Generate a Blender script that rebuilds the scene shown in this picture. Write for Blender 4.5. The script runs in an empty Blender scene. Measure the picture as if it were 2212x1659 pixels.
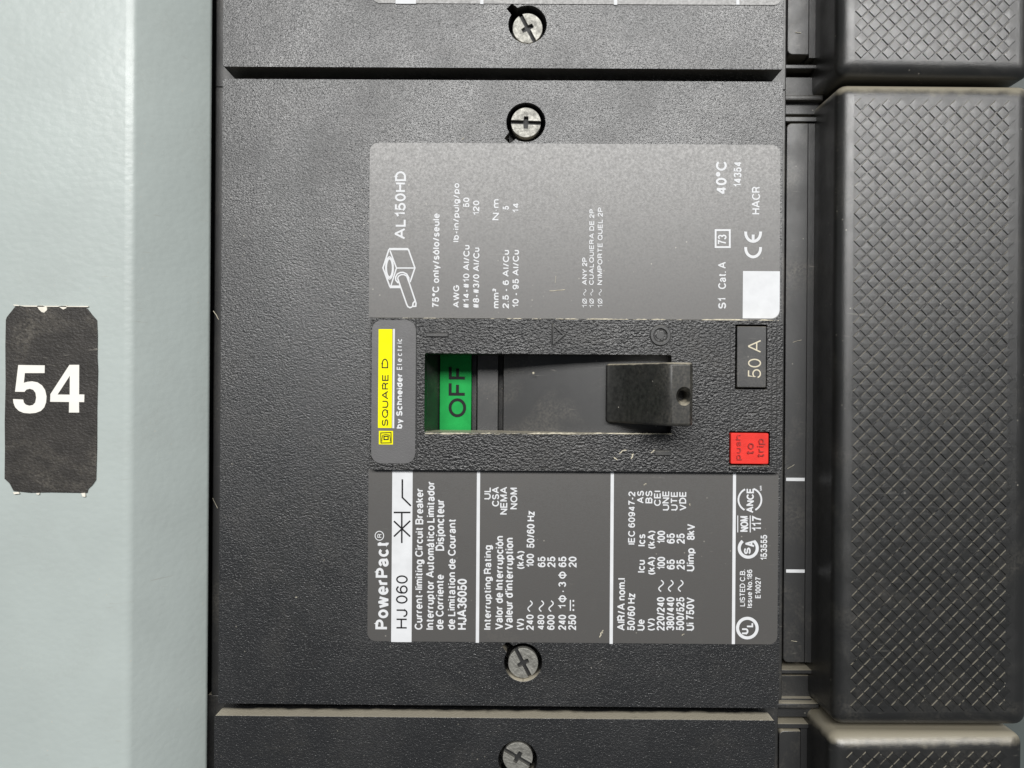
import bpy, bmesh, math, random
from mathutils import Vector, Matrix, Euler
random.seed(7)
R = math.radians
S = bpy.context.scene
COL = S.collection

# ------------------------------------------------------------ camera, world, lamps, exposure
DIST = 0.1335
HFOV = R(65.0)
ROLL, YAW = R(-0.40), R(0.25)
cam = bpy.data.cameras.new('camera')
cam_ob = bpy.data.objects.new('camera', cam); COL.objects.link(cam_ob)
cam.sensor_fit = 'HORIZONTAL'; cam.angle = HFOV
cam.clip_start = 0.002; cam.clip_end = 50.0
CAMLOC = Vector((0, -DIST, 0))
CAMROT = (Matrix.Rotation(YAW, 3, 'Z') @ Matrix.Rotation(R(90), 3, 'X') @ Matrix.Rotation(-ROLL, 3, 'Z'))
cam_ob.matrix_world = Matrix.Translation(CAMLOC) @ CAMROT.to_4x4()
S.camera = cam_ob

w = bpy.data.worlds.new('World'); S.world = w; w.use_nodes = True
wn = w.node_tree.nodes; wl = w.node_tree.links
wn.clear()
bg = wn.new('ShaderNodeBackground'); out = wn.new('ShaderNodeOutputWorld')
bg.inputs[0].default_value = (0.86, 0.92, 1.0, 1); bg.inputs[1].default_value = 0.13
wl.new(bg.outputs[0], out.inputs[0])

def area(name, loc, target, sx, sy, power, color):
    l = bpy.data.lights.new(name, 'AREA'); l.shape = 'RECTANGLE'; l.size = sx; l.size_y = sy
    l.energy = power; l.color = color
    o = bpy.data.objects.new(name, l); COL.objects.link(o); o.location = loc
    d = Vector(target) - Vector(loc)
    o.rotation_euler = d.to_track_quat('-Z', 'Y').to_euler()
    return o
area('ceiling_lamp', (0.06, -0.90, 0.42), (0, 0, 0.0), 1.15, 0.24, 16.0, (1.0, 0.99, 0.97))

vs = S.view_settings
S.display_settings.display_device = 'sRGB'
vs.view_transform = 'Standard'; vs.look = 'None'; vs.exposure = 0.0; vs.gamma = 1.0
vs.use_curve_mapping = False

# ------------------------------------------------------------ measuring helpers
FPX = 1106.0 / math.tan(HFOV / 2)
def W(px, py, y=0.0):
    d = CAMROT @ Vector(((px - 1106.0) / FPX, -(py - 829.5) / FPX, -1.0))
    t = (y - CAMLOC.y) / d.y
    p = CAMLOC + d * t
    return (p.x, p.z)
def zoomer(ox, oy, s):
    return lambda X, Y: ((ox + X / s) / 1.73599, (oy + Y / s) / 1.73599)
ZA = zoomer(1340, 500, 1.3488); ZB = zoomer(1340, 1160, 1.3488)
Z7 = zoomer(1340, 1720, 2.3698); Z8 = zoomer(2160, 1720, 2.3695)
ZL = zoomer(1400, 880, 5.529)      # lug drawing
ZC = zoomer(2600, 820, 4.366)      # approval marks
ZG = zoomer(1380, 1180, 2.860)     # maker's plate and flag
ZK = zoomer(2640, 1180, 2.765)     # trip button, rating
ZN = zoomer(0, 1100, 2.0737)       # number sticker
def ident(X, Y): return (X, Y)
def rect(x0, y0, x1, y1, y=0.0):
    """pixel rectangle -> upright rectangle (x0,z0,x1,z1) in metres on the plane of depth y"""
    xm, ym = (x0 + x1) / 2, (y0 + y1) / 2
    return (W(x0, ym, y)[0], W(xm, y1, y)[1], W(x1, ym, y)[0], W(xm, y0, y)[1])

def rrect(r, rad=0.0, n=5, corners=(1, 1, 1, 1)):
    """corners: bottom-left, bottom-right, top-right, top-left"""
    x0, z0, x1, z1 = r; P = []
    for k, (cx, cz, a) in enumerate(((x0, z0, 180), (x1, z0, 270), (x1, z1, 0), (x0, z1, 90))):
        if rad and corners[k]:
            ox = cx + (rad if k in (0, 3) else -rad); oz = cz + (rad if k in (0, 1) else -rad)
            for i in range(n + 1):
                t = R(a + 90.0 * i / n); P.append((ox + rad * math.cos(t), oz + rad * math.sin(t)))
        else: P.append((cx, cz))
    return P
def circ(c, r, n=48): return [(c[0] + r * math.cos(2 * math.pi * i / n), c[1] + r * math.sin(2 * math.pi * i / n)) for i in range(n)]

# ------------------------------------------------------------ mesh helpers (x, z outlines; y is depth, -y faces the viewer)
def area2(P): return sum(P[i][0] * P[(i + 1) % len(P)][1] - P[(i + 1) % len(P)][0] * P[i][1] for i in range(len(P)))
def plate(outline, yf, yb, holes=(), bevel=0.0, seg=2):
    """flat body with through holes between depths yf (front) and yb (back) -> bmesh"""
    cu = bpy.data.curves.new('tmp', 'CURVE'); cu.dimensions = '2D'; cu.fill_mode = 'BOTH'
    for k, P in enumerate([outline] + list(holes)):
        P = list(P)
        if (area2(P) > 0) != (k == 0): P.reverse()
        sp = cu.splines.new('POLY'); sp.points.add(len(P) - 1); sp.use_cyclic_u = True
        for q, (a, b) in zip(sp.points, P): q.co = (a * 1000, b * 1000, 0, 1)
    h = (yb - yf) * 500
    cu.extrude = max(h, 1e-6)
    ob = bpy.data.objects.new('tmp', cu); COL.objects.link(ob)
    bpy.context.view_layer.update()
    me = bpy.data.meshes.new_from_object(ob.evaluated_get(bpy.context.evaluated_depsgraph_get()))
    bpy.data.objects.remove(ob); bpy.data.curves.remove(cu)
    bm = bmesh.new(); bm.from_mesh(me); bpy.data.meshes.remove(me)
    bmesh.ops.remove_doubles(bm, verts=bm.verts, dist=1e-4)
    bmesh.ops.dissolve_limit(bm, angle_limit=R(1), verts=bm.verts, edges=bm.edges)
    bmesh.ops.recalc_face_normals(bm, faces=bm.faces)
    if bevel:
        es = [e for e in bm.edges if len(e.link_faces) == 2 and all(v.co.z > h - 1e-3 for v in e.verts)
              and e.calc_face_angle(0) > R(60)]
        bmesh.ops.bevel(bm, geom=es, offset=bevel * 1000, segments=seg, profile=0.5, affect='EDGES', clamp_overlap=True)
    yc = (yf + yb) / 2
    for v in bm.verts: v.co = Vector((v.co.x / 1000, yc - v.co.z / 1000, v.co.y / 1000))
    return bm
def merge(*bms):
    out = bms[0]
    for b in bms[1:]:
        me = bpy.data.meshes.new('tmp'); b.to_mesh(me); out.from_mesh(me); bpy.data.meshes.remove(me); b.free()
    return out
def boxb(x0, x1, y0, y1, z0, z1, bevel=0.0, seg=2):
    bm = bmesh.new(); bmesh.ops.create_cube(bm, size=1)
    for v in bm.verts: v.co = Vector(((x0 + x1) / 2 + v.co.x * (x1 - x0), (y0 + y1) / 2 + v.co.y * (y1 - y0), (z0 + z1) / 2 + v.co.z * (z1 - z0)))
    if bevel: bmesh.ops.bevel(bm, geom=list(bm.edges), offset=bevel, segments=seg, profile=0.5, affect='EDGES')
    return bm
def loft(loops, cap0=True, cap1=True):
    bm = bmesh.new(); V = [[bm.verts.new(p) for p in L] for L in loops]
    n = len(V[0])
    for a, b in zip(V, V[1:]):
        for i in range(n): bm.faces.new((a[i], a[(i + 1) % n], b[(i + 1) % n], b[i]))
    if cap0: bm.faces.new(V[0][::-1])
    if cap1: bm.faces.new(V[-1])
    bmesh.ops.recalc_face_normals(bm, faces=bm.faces)
    return bm
LIFT = [0]
def ribbon(P, wd, y, closed=False):
    """a printed or moulded line along the x,z points P, of width wd, lying on depth y"""
    LIFT[0] = (LIFT[0] + 1) % 12
    y = y - 2.0e-6 * LIFT[0]
    bm = bmesh.new(); n = len(P); L = []
    for i in range(n):
        p = Vector(P[i])
        a = Vector(P[i - 1]) if (i > 0 or closed) else None
        b = Vector(P[(i + 1) % n]) if (i < n - 1 or closed) else None
        d1 = (p - a).normalized() if a is not None else None
        d2 = (b - p).normalized() if b is not None else None
        if d1 is None: d1 = d2
        if d2 is None: d2 = d1
        nn = Vector((-d1.y - d2.y, d1.x + d2.x))
        nn = nn.normalized() if nn.length > 1e-9 else Vector((-d1.y, d1.x))
        k = 1.0 / max(0.45, nn.dot(Vector((-d1.y, d1.x))))
        o = nn * (wd / 2 * k)
        yi = y - 4.0e-6 * i / n
        L.append((bm.verts.new((p.x + o.x, yi, p.y + o.y)), bm.verts.new((p.x - o.x, yi, p.y - o.y))))
    for i in range(n if closed else n - 1):
        a, b = L[i], L[(i + 1) % n]
        bm.faces.new((a[0], b[0], b[1], a[1]))
    for f in bm.faces:
        f.normal_update()
        if f.normal.y > 0: f.normal_flip()
    return bm
def flat(P, y):
    bm = bmesh.new(); f = bm.faces.new([bm.verts.new((a, y, b)) for a, b in P]); f.normal_update()
    if f.normal.y > 0: f.normal_flip()
    return bm

# ------------------------------------------------------------ a plain grotesque alphabet drawn as strokes (cap height 1)
def E(cx, cy, rx, ry, a0, a1):
    n = max(6, int(abs(a1 - a0) / 15))
    return [(cx + rx * math.cos(R(a0 + (a1 - a0) * i / n)), cy + ry * math.sin(R(a0 + (a1 - a0) * i / n))) for i in range(n + 1)]
X_ = 0.73
def O_(cx, cy, rx, ry): return E(cx, cy, rx, ry, 90, 450)
G = {
 'A': (.76, [[(0, 0), (.36, 1), (.40, 1), (.76, 0)], [(.13, .33), (.63, .33)]]),
 'B': (.62, [[(0, .53), (.34, .53)] + E(.34, .765, .24, .235, -90, 90) + [(0, 1), (0, 0), (.36, 0)] + E(.36, .265, .26, .265, -90, 90)]),
 'C': (.70, [E(.38, .5, .38, .5, 38, 322)]),
 'D': (.66, [[(0, 0), (0, 1), (.28, 1)] + E(.28, .5, .38, .5, 90, -90) + [(0, 0)]]),
 'E': (.56, [[(.56, 1), (0, 1), (0, 0), (.57, 0)], [(0, .52), (.52, .52)]]),
 'F': (.52, [[(.53, 1), (0, 1), (0, 0)], [(0, .5), (.46, .5)]]),
 'G': (.74, [E(.39, .5, .39, .5, 40, 330) + [(.75, .46), (.44, .46)]]),
 'H': (.62, [[(0, 0), (0, 1)], [(.62, 0), (.62, 1)], [(0, .53), (.62, .53)]]),
 'I': (0.0, [[(0, 0), (0, 1)]]),
 'J': (.44, [[(.44, 1), (.44, .24)] + E(.22, .24, .22, .24, 0, -180) + [(0, .32)]]),
 'K': (.62, [[(0, 0), (0, 1)], [(.58, 1), (0, .38)], [(.2, .58), (.63, 0)]]),
 'L': (.50, [[(0, 1), (0, 0), (.5, 0)]]),
 'M': (.74, [[(0, 0), (0, 1), (.04, 1), (.37, .06), (.70, 1), (.74, 1), (.74, 0)]]),
 'N': (.62, [[(0, 0), (0, 1), (.03, 1), (.59, 0), (.62, 0), (.62, 1)]]),
 'O': (.78, [O_(.39, .5, .39, .5)]),
 'P': (.58, [[(0, 0), (0, 1), (.32, 1)] + E(.32, .735, .26, .265, 90, -90) + [(0, .47)]]),
 'Q': (.78, [O_(.39, .5, .39, .5), [(.48, .2), (.74, -.03)]]),
 'R': (.62, [[(0, 0), (0, 1), (.34, 1)] + E(.34, .745, .26, .255, 90, -90) + [(0, .49)], [(.34, .49), (.52, .40), (.56, .1), (.62, 0)]]),
 'S': (.60, [E(.30, .745, .27, .255, 20, 270) + E(.30, .25, .30, .25, 80, -165)]),
 'T': (.60, [[(0, 1), (.6, 1)], [(.3, 1), (.3, 0)]]),
 'U': (.62, [[(0, 1), (0, .3)] + E(.31, .3, .31, .3, 180, 360) + [(.62, 1)]]),
 'V': (.70, [[(0, 1), (.33, 0), (.37, 0), (.70, 1)]]),
 'W': (1.0, [[(0, 1), (.23, 0), (.27, 0), (.48, 1), (.52, 1), (.73, 0), (.77, 0), (1, 1)]]),
 'X': (.66, [[(0, 1), (.66, 0)], [(.66, 1), (0, 0)]]),
 'Y': (.66, [[(0, 1), (.33, .45), (.66, 1)], [(.33, .45), (.33, 0)]]),
 'Z': (.60, [[(.02, 1), (.58, 1), (0, 0), (.6, 0)]]),
 'a': (.48, [E(.22, .50, .21, .23, 165, 0) + [(.43, .10), (.49, 0)], [(.43, .42), (.20, .37)] + E(.18, .18, .18, .18, 95, 270) + E(.20, .22, .23, .22, 270, 350)]),
 'b': (.48, [[(0, 0), (0, 1)], O_(.245, X_ / 2, .235, X_ / 2)]),
 'c': (.46, [E(.25, X_ / 2, .25, X_ / 2, 42, 318)]),
 'd': (.48, [[(.48, 0), (.48, 1)], O_(.235, X_ / 2, .235, X_ / 2)]),
 'e': (.50, [[(.03, .38), (.49, .38)] + E(.255, X_ / 2, .245, X_ / 2, 3, 318)]),
 'f': (.28, [E(.30, .82, .17, .18, 85, 180) + [(.13, 0)], [(0, X_), (.30, X_)]]),
 'g': (.48, [O_(.235, X_ / 2, .235, X_ / 2), [(.48, X_), (.48, -.06)] + E(.25, -.06, .23, .2, 0, -155)]),
 'h': (.46, [[(0, 0), (0, 1)], E(.23, .46, .23, .27, 180, 0) + [(.46, 0)]]),
 'i': (0.0, [[(0, 0), (0, X_)], [(0, .90), (0, 1.03)]]),
 'j': (.08, [[(.08, X_), (.08, -.12)] + E(-.03, -.12, .11, .13, 0, -80), [(.08, .90), (.08, 1.03)]]),
 'k': (.44, [[(0, 0), (0, 1)], [(.42, X_), (0, .27)], [(.16, .44), (.45, 0)]]),
 'l': (0.0, [[(0, 0), (0, 1)]]),
 'm': (.76, [[(0, 0), (0, X_)], E(.19, .5, .19, .23, 180, 0) + [(.38, 0)], E(.57, .5, .19, .23, 180, 0) + [(.76, 0)]]),
 'n': (.46, [[(0, 0), (0, X_)], E(.23, .46, .23, .27, 180, 0) + [(.46, 0)]]),
 'o': (.50, [O_(.25, X_ / 2, .25, X_ / 2)]),
 'p': (.48, [[(0, -.28), (0, X_)], O_(.245, X_ / 2, .235, X_ / 2)]),
 'q': (.48, [[(.48, -.28), (.48, X_)], O_(.235, X_ / 2, .235, X_ / 2)]),
 'r': (.27, [[(0, 0), (0, X_)], E(.27, .43, .27, .29, 180, 88)]),
 's': (.42, [E(.21, .545, .19, .185, 20, 270) + E(.21, .18, .21, .18, 80, -165)]),
 't': (.28, [[(.12, .95), (.12, .14)] + E(.25, .14, .13, .14, 180, 275), [(0, X_), (.28, X_)]]),
 'u': (.46, [[(0, X_), (0, .26)] + E(.23, .26, .23, .26, 180, 360), [(.46, X_), (.46, 0)]]),
 'v': (.48, [[(0, X_), (.225, 0), (.255, 0), (.48, X_)]]),
 'w': (.74, [[(0, X_), (.17, 0), (.20, 0), (.355, X_), (.385, X_), (.54, 0), (.57, 0), (.74, X_)]]),
 'x': (.46, [[(0, X_), (.46, 0)], [(.46, X_), (0, 0)]]),
 'y': (.48, [[(0, X_), (.24, .02)], [(.48, X_), (.22, -.14)] + E(.10, -.14, .1, .12, 0, -80)]),
 'z': (.44, [[(0, X_), (.42, X_), (0, 0), (.44, 0)]]),
 '0': (.50, [O_(.25, .5, .25, .5)]),
 '1': (.26, [[(0, .76), (.14, .80), (.24, .92), (.26, 1), (.26, 0)]]),
 '2': (.50, [E(.25, .73, .25, .27, 175, -40) + [(.08, .17), (.0, 0), (.50, 0)]]),
 '3': (.50, [E(.245, .755, .225, .245, 165, -90), E(.245, .26, .255, .26, 90, -168)]),
 '4': (.54, [[(.41, 0), (.41, 1)], [(.40, .98), (.02, .27)], [(-.02, .25), (.55, .25)]]),
 '5': (.50, [[(.46, 1), (.09, 1), (.04, .47)] + E(.24, .315, .26, .315, 138, -165)]),
 '6': (.50, [O_(.25, .315, .25, .315), E(.26, .5, .26, .5, 40, 190)]),
 '7': (.48, [[(0, 1), (.48, 1), (.28, .56), (.17, 0)]]),
 '8': (.50, [O_(.25, .76, .22, .24), O_(.25, .26, .25, .26)]),
 '9': (.50, [O_(.25, .685, .25, .315), E(.24, .5, .26, .5, -140, 10)]),
 '.': (0.0, [[(0, -.06), (0, .08)]]), ',': (0.0, [[(0, .08), (-.02, -.16)]]),
 '-': (.26, [[(0, .36), (.26, .36)]]), '/': (.28, [[(0, -.02), (.28, 1.02)]]),
 '(': (.15, [E(.42, .4, .42, .66, 125, 235)]), ')': (.15, [E(-.27, .4, .42, .66, 55, -55)]),
 '°': (.24, [O_(.12, .86, .12, .14)]), '²': (.24, [E(.12, .92, .12, .12, 170, -40) + [(0, .58), (.25, .58)]]),
 "'": (0.0, [[(0, 1), (0, .72)]]), '·': (0.0, [[(0, .36), (0, .50)]]),
 '#': (.54, [[(.12, 0), (.20, 1)], [(.36, 0), (.44, 1)], [(.02, .66), (.54, .66)], [(0, .34), (.52, .34)]]),
 'Ø': (.66, [O_(.33, .5, .31, .46), [(.02, -.04), (.64, 1.04)]]),
}
G['ó'] = (.50, G['o'][1] + [[(.2, .86), (.33, 1.03)]]); G['á'] = (.48, G['a'][1] + [[(.2, .86), (.33, 1.03)]])
def write(z, xt, xb, ys, ye, s, y, weight=0.16, upright=False, thick=0.0):
    """one line of lettering. running upwards: cap top at pixel xt, baseline xb, from ys (start) up to ye.
    upright: xt/xb are the pixel rows of cap top and baseline and ys/ye the columns. weight: stroke over cap height"""
    if upright:
        a = W(*z(ys, xb), y); b = W(*z(ye, xb), y); c = W(*z((ys + ye) / 2, xt), y); m = W(*z((ys + ye) / 2, xb), y)
        ln = b[0] - a[0]; cap = c[1] - m[1]
    else:
        a = W(*z(xb, ys), y); b = W(*z(xb, ye), y); c = W(*z(xt, (ys + ye) / 2), y); m = W(*z(xb, (ys + ye) / 2), y)
        ln = b[1] - a[1]; cap = m[0] - c[0]
    wd = (weight + 0.012) * cap
    # natural advance (strokes are centre lines, so every glyph is one stroke width wider than its box)
    x = 0.0; rows = []; gap = 0.115
    for ch in s:
        if ch == ' ': x += 0.30; continue
        adv, st_ = G[ch]; rows.append((x, st_)); x += adv; last = x; x += gap + weight
    nat = last
    sx = (ln - wd) / nat if nat > 1e-6 else cap
    sy = cap - wd
    bms = []
    for x0, st_ in rows:
        for P in st_:
            Q = [((x0 + px) * sx + wd / 2, py * sy + wd / 2) for px, py in P]
            if upright: Q = [(a[0] + u, m[1] + v) for u, v in Q]
            else: Q = [(m[0] - v, a[1] + u) for u, v in Q]
            cl = len(Q) > 8 and (Vector(Q[0]) - Vector(Q[-1])).length < 1e-7
            bms.append(ribbon(Q[:-1] if cl else Q, wd, y - thick, cl))
    bm = merge(*bms)
    if thick:
        r = bmesh.ops.extrude_face_region(bm, geom=list(bm.faces))
        for v in r['geom']:
            if isinstance(v, bmesh.types.BMVert): v.co.y += thick
        bmesh.ops.recalc_face_normals(bm, faces=bm.faces)
    return bm
def pts(z, L, y): return [W(*z(a, b), y) for a, b in L]
def pxw(z, d, y=0.0):
    a = W(*z(0, 0), y); b = W(*z(d, 0), y); return b[0] - a[0]
def arc(z, c, r, a0, a1, y, n=24, rx=None):
    """points on a circle in zoomed-picture pixels; angles clockwise from right"""
    rx = rx or r
    return [W(*z(c[0] + rx * math.cos(R(a0 + (a1 - a0) * i / n)), c[1] + r * math.sin(R(a0 + (a1 - a0) * i / n))), y) for i in range(n + 1)]
def tilde(z, xa, xb, y0, y1, y, wd):
    P = []
    for i in range(13):
        t = i / 12; P.append(((xa + xb) / 2 - (xb - xa) / 2 * 0.95 * math.sin(2 * math.pi * t), y0 + (y1 - y0) * t))
    return ribbon(pts(z, P, y), wd, y)

# ------------------------------------------------------------ objects
def tag(o, label, cat, group=None, kind=None):
    if label: o['label'] = label
    if cat: o['category'] = cat
    if group: o['group'] = group
    if kind: o['kind'] = kind
    return o
def mesh_ob(name, bm, m, parent=None, origin=None, smooth=None):
    if parent is not None and origin is None: origin = ORG
    o0 = Vector(origin) if origin is not None else Vector((0, 0, 0))
    bmesh.ops.translate(bm, verts=bm.verts, vec=-o0)
    me = bpy.data.meshes.new(name); bm.to_mesh(me); bm.free()
    for k in (m if isinstance(m, (list, tuple)) else [m]): me.materials.append(k)
    if smooth:
        me.set_sharp_from_angle(angle=R(smooth))
        for p in me.polygons: p.use_smooth = max(abs(p.normal.x), abs(p.normal.y), abs(p.normal.z)) < 0.9995
    o = bpy.data.objects.new(name, me); COL.objects.link(o)
    if parent is not None:
        o.parent = parent
        o.location = o0 - Vector(PARENT_ORG.get(parent.name, ORG))
        PARENT_ORG[o.name] = tuple(o0)
    else: o.location = o0
    return o
PARENT_ORG = {}
ORG = (0, 0, 0)

# ------------------------------------------------------------ materials
def mat(name, color, rough=0.5, metallic=0.0, spec=0.5, grain=None, mottle=None, dust=None, dust_glint_dir=(0, 0, 1), dust_range=(0.45, 0.9), dust_noise=(500, 0.2), dust_shade_depth=None, smear=0.0, scratches=0.0, specks=0.0):
    m = bpy.data.materials.new(name); m.use_nodes = True
    N = m.node_tree.nodes; L = m.node_tree.links; N.clear()
    o = N.new('ShaderNodeOutputMaterial'); b = N.new('ShaderNodeBsdfPrincipled'); L.new(b.outputs[0], o.inputs[0])
    b.inputs['Base Color'].default_value = (*color, 1); b.inputs['Roughness'].default_value = rough
    b.inputs['Metallic'].default_value = metallic; b.inputs['Specular IOR Level'].default_value = spec
    tc = N.new('ShaderNodeTexCoord')
    col = None; rg = None
    def noise(scale, detail=3.0, rough_=0.55, vec=None, dist=0.0):
        t = N.new('ShaderNodeTexNoise'); t.inputs['Scale'].default_value = scale; t.inputs['Detail'].default_value = detail
        t.inputs['Roughness'].default_value = rough_; t.inputs['Distortion'].default_value = dist
        L.new(vec or tc.outputs['Object'], t.inputs['Vector']); return t
    def ramp(src, a, b_, va=0.0, vb=1.0):
        r = N.new('ShaderNodeMapRange'); r.inputs['From Min'].default_value = a; r.inputs['From Max'].default_value = b_
        r.inputs['To Min'].default_value = va; r.inputs['To Max'].default_value = vb; L.new(src, r.inputs['Value']); return r.outputs[0]
    def mix(fac, c1, c2):
        x = N.new('ShaderNodeMix'); x.data_type = 'RGBA'
        if isinstance(fac, float): x.inputs[0].default_value = fac
        else: L.new(fac, x.inputs[0])
        for s_, c in ((x.inputs[6], c1), (x.inputs[7], c2)):
            if isinstance(c, tuple): s_.default_value = (*c, 1)
            else: L.new(c, s_)
        return x.outputs[2]
    cur = color
    if mottle:
        sc, amt = mottle
        n = noise(sc, 5.0, 0.6)
        lo = tuple(c * (1 - amt) for c in color); hi = tuple(min(1, c * (1 + amt)) for c in color)
        cur = mix(ramp(n.outputs[0], 0.3, 0.7), lo, hi)
        L.new(ramp(n.outputs[0], 0.3, 0.7, min(1, rough + 0.08), max(0.05, rough - 0.06)), b.inputs['Roughness'])
    if scratches:
        mp = N.new('ShaderNodeMapping'); mp.inputs['Rotation'].default_value = (0, R(35), 0); mp.inputs['Scale'].default_value = (1, 1, 9)
        L.new(tc.outputs['Object'], mp.inputs['Vector'])
        n = noise(260, 2.0, 0.5, mp.outputs[0], 0.6)
        n2 = noise(90, 3.0)
        mu = N.new('ShaderNodeMath'); mu.operation = 'MULTIPLY'
        L.new(ramp(n.outputs[0], 0.68, 0.76), mu.inputs[0]); L.new(ramp(n2.outputs[0], 0.5, 0.65, 0, scratches), mu.inputs[1])
        cur = mix(mu.outputs[0], cur, (0.30, 0.28, 0.24))
    if specks:
        v = N.new('ShaderNodeTexVoronoi'); v.inputs['Scale'].default_value = 700; v.inputs['Randomness'].default_value = 1
        L.new(tc.outputs['Object'], v.inputs['Vector'])
        n = noise(160, 2.0)
        mu = N.new('ShaderNodeMath'); mu.operation = 'MULTIPLY'
        L.new(ramp(v.outputs['Distance'], 0.11, 0.05), mu.inputs[0]); L.new(ramp(n.outputs[0], 0.56, 0.62, 0, specks), mu.inputs[1])
        cur = mix(mu.outputs[0], cur, (0.50, 0.47, 0.40))
    if smear:
        n = noise(75, 5.0, 0.65, None, 0.8); n2 = noise(2600, 2.0)
        mu = N.new('ShaderNodeMath'); mu.operation = 'MULTIPLY'
        L.new(ramp(n.outputs[0], 0.50, 0.72, 0, smear), mu.inputs[0]); L.new(ramp(n2.outputs[0], 0.35, 0.65), mu.inputs[1])
        cur = mix(mu.outputs[0], cur, (0.22, 0.20, 0.165))
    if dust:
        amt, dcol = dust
        g = N.new('ShaderNodeNewGeometry'); sx = N.new('ShaderNodeVectorMath'); sx.operation = 'DOT_PRODUCT'; L.new(g.outputs['Normal'], sx.inputs[0]); sx.inputs[1].default_value = Vector(dust_glint_dir).normalized()
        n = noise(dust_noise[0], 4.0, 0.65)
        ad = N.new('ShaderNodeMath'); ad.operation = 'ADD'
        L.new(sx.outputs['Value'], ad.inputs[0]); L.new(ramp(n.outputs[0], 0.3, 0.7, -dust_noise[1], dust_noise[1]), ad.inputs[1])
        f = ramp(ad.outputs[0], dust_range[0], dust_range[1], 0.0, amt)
        if dust_shade_depth:
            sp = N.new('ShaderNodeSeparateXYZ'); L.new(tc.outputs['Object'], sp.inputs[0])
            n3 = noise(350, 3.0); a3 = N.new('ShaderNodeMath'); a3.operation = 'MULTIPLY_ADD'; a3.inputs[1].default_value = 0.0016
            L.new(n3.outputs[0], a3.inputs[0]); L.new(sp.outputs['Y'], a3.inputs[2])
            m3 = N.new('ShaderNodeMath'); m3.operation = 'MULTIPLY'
            L.new(ramp(a3.outputs[0], dust_shade_depth[0], dust_shade_depth[1], 1.0, 0.0), m3.inputs[0]); L.new(f, m3.inputs[1]); f = m3.outputs[0]
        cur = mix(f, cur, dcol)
    if not isinstance(cur, tuple): L.new(cur, b.inputs['Base Color'])
    if grain:
        sc, dist, st = grain
        mp = N.new('ShaderNodeMapping'); mp.inputs['Scale'].default_value = (0.8, 1, 1.15)
        L.new(tc.outputs['Object'], mp.inputs['Vector'])
        v = N.new('ShaderNodeTexVoronoi'); v.inputs['Scale'].default_value = sc; v.feature = 'SMOOTH_F1'; v.inputs['Smoothness'].default_value = 0.4
        n0 = noise(sc * 0.9, 2.0, 0.5, mp.outputs[0])
        dv = N.new('ShaderNodeVectorMath'); dv.operation = 'MULTIPLY_ADD'; dv.inputs[1].default_value = (0.0006,) * 3
        L.new(n0.outputs['Color'], dv.inputs[0]); L.new(mp.outputs[0], dv.inputs[2])
        L.new(dv.outputs[0], v.inputs['Vector'])
        n = noise(sc * 0.8, 3.0, 0.6, mp.outputs[0])
        ad = N.new('ShaderNodeMath'); ad.operation = 'SUBTRACT'; L.new(n.outputs[0], ad.inputs[0]); L.new(v.outputs['Distance'], ad.inputs[1])
        bp = N.new('ShaderNodeBump'); bp.inputs['Strength'].default_value = st; bp.inputs['Distance'].default_value = dist
        L.new(ad.outputs[0], bp.inputs['Height']); L.new(bp.outputs[0], b.inputs['Normal'])
    return m
DUST_GLINT = (0.44, 0.40, 0.31)  # ledge dust tone; also paints the light caught by knurl facets
M = {}
M['case'] = mat('black_grained_plastic', (0.011, 0.0114, 0.0122), 0.34, spec=0.9, smear=0.08, grain=(4000, 0.000045, 0.85), mottle=(70, 0.15), specks=0.35, dust=(0.95, (0.52, 0.475, 0.375)), dust_shade_depth=(-0.0455 + 0.0031, -0.0455 + 0.0042))  # ledge dust, masked off deeper in to paint the shadowed gap
M['escutcheon'] = mat('black_leather_grain_plastic', (0.011, 0.011, 0.0115), 0.37, spec=0.62, smear=0.10, grain=(2700, 0.00010, 0.9), mottle=(90, 0.15), dust=(0.85, DUST_GLINT))
M['smooth'] = mat('black_smooth_plastic', (0.019, 0.019, 0.019), 0.44, spec=0.8, smear=0.28, mottle=(220, 0.35), scratches=0.5, specks=0.4, dust=(0.8, DUST_GLINT), grain=(9000, 0.00002, 0.3))
M['jaw'] = mat('black_moulded_plastic', (0.009, 0.009, 0.0083), 0.36, spec=1.0, smear=0.16, mottle=(260, 0.3), scratches=0.25, specks=0.5, dust=(0.75, (0.36, 0.325, 0.245)), dust_range=(0.16, 0.62), dust_noise=(420, 0.13), grain=(6000, 0.00004, 0.35))
M['label'] = mat('dark_grey_label_film', (0.070, 0.0665, 0.0625), 0.40, spec=1.0, mottle=(2600, 0.16), smear=0.10, scratches=0.18, specks=0.4, grain=(5200, 0.00001, 0.3))
M['plate'] = mat('grey_maker_plate_film', (0.115, 0.113, 0.114), 0.42, mottle=(380, 0.12), grain=(4200, 0.00003, 0.35))
M['white'] = mat('white_ink', (0.66, 0.67, 0.685), 0.7, spec=0.3, mottle=(500, 0.05))
M['dark_ink'] = mat('dark_ink', (0.012, 0.012, 0.013), 0.6, spec=0.2)
M['yellow'] = mat('yellow_ink', (0.86, 0.80, 0.0), 0.6, spec=0.15, mottle=(600, 0.05))
M['green'] = mat('green_flag_plastic', (0.008, 0.31, 0.060), 0.6, spec=0.2, mottle=(400, 0.12))
M['red'] = mat('red_button_plastic', (0.70, 0.034, 0.024), 0.55, spec=0.25, mottle=(500, 0.12), grain=(5000, 0.00004, 0.4))
M['gold'] = mat('pale_gold_ink', (0.62, 0.56, 0.42), 0.5)
M['zinc'] = mat('zinc_plated_steel', (0.27, 0.265, 0.24), 0.52, metallic=0.6, mottle=(900, 0.45), scratches=0.7, specks=0.6, grain=(2500, 0.00008, 0.6))
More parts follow.
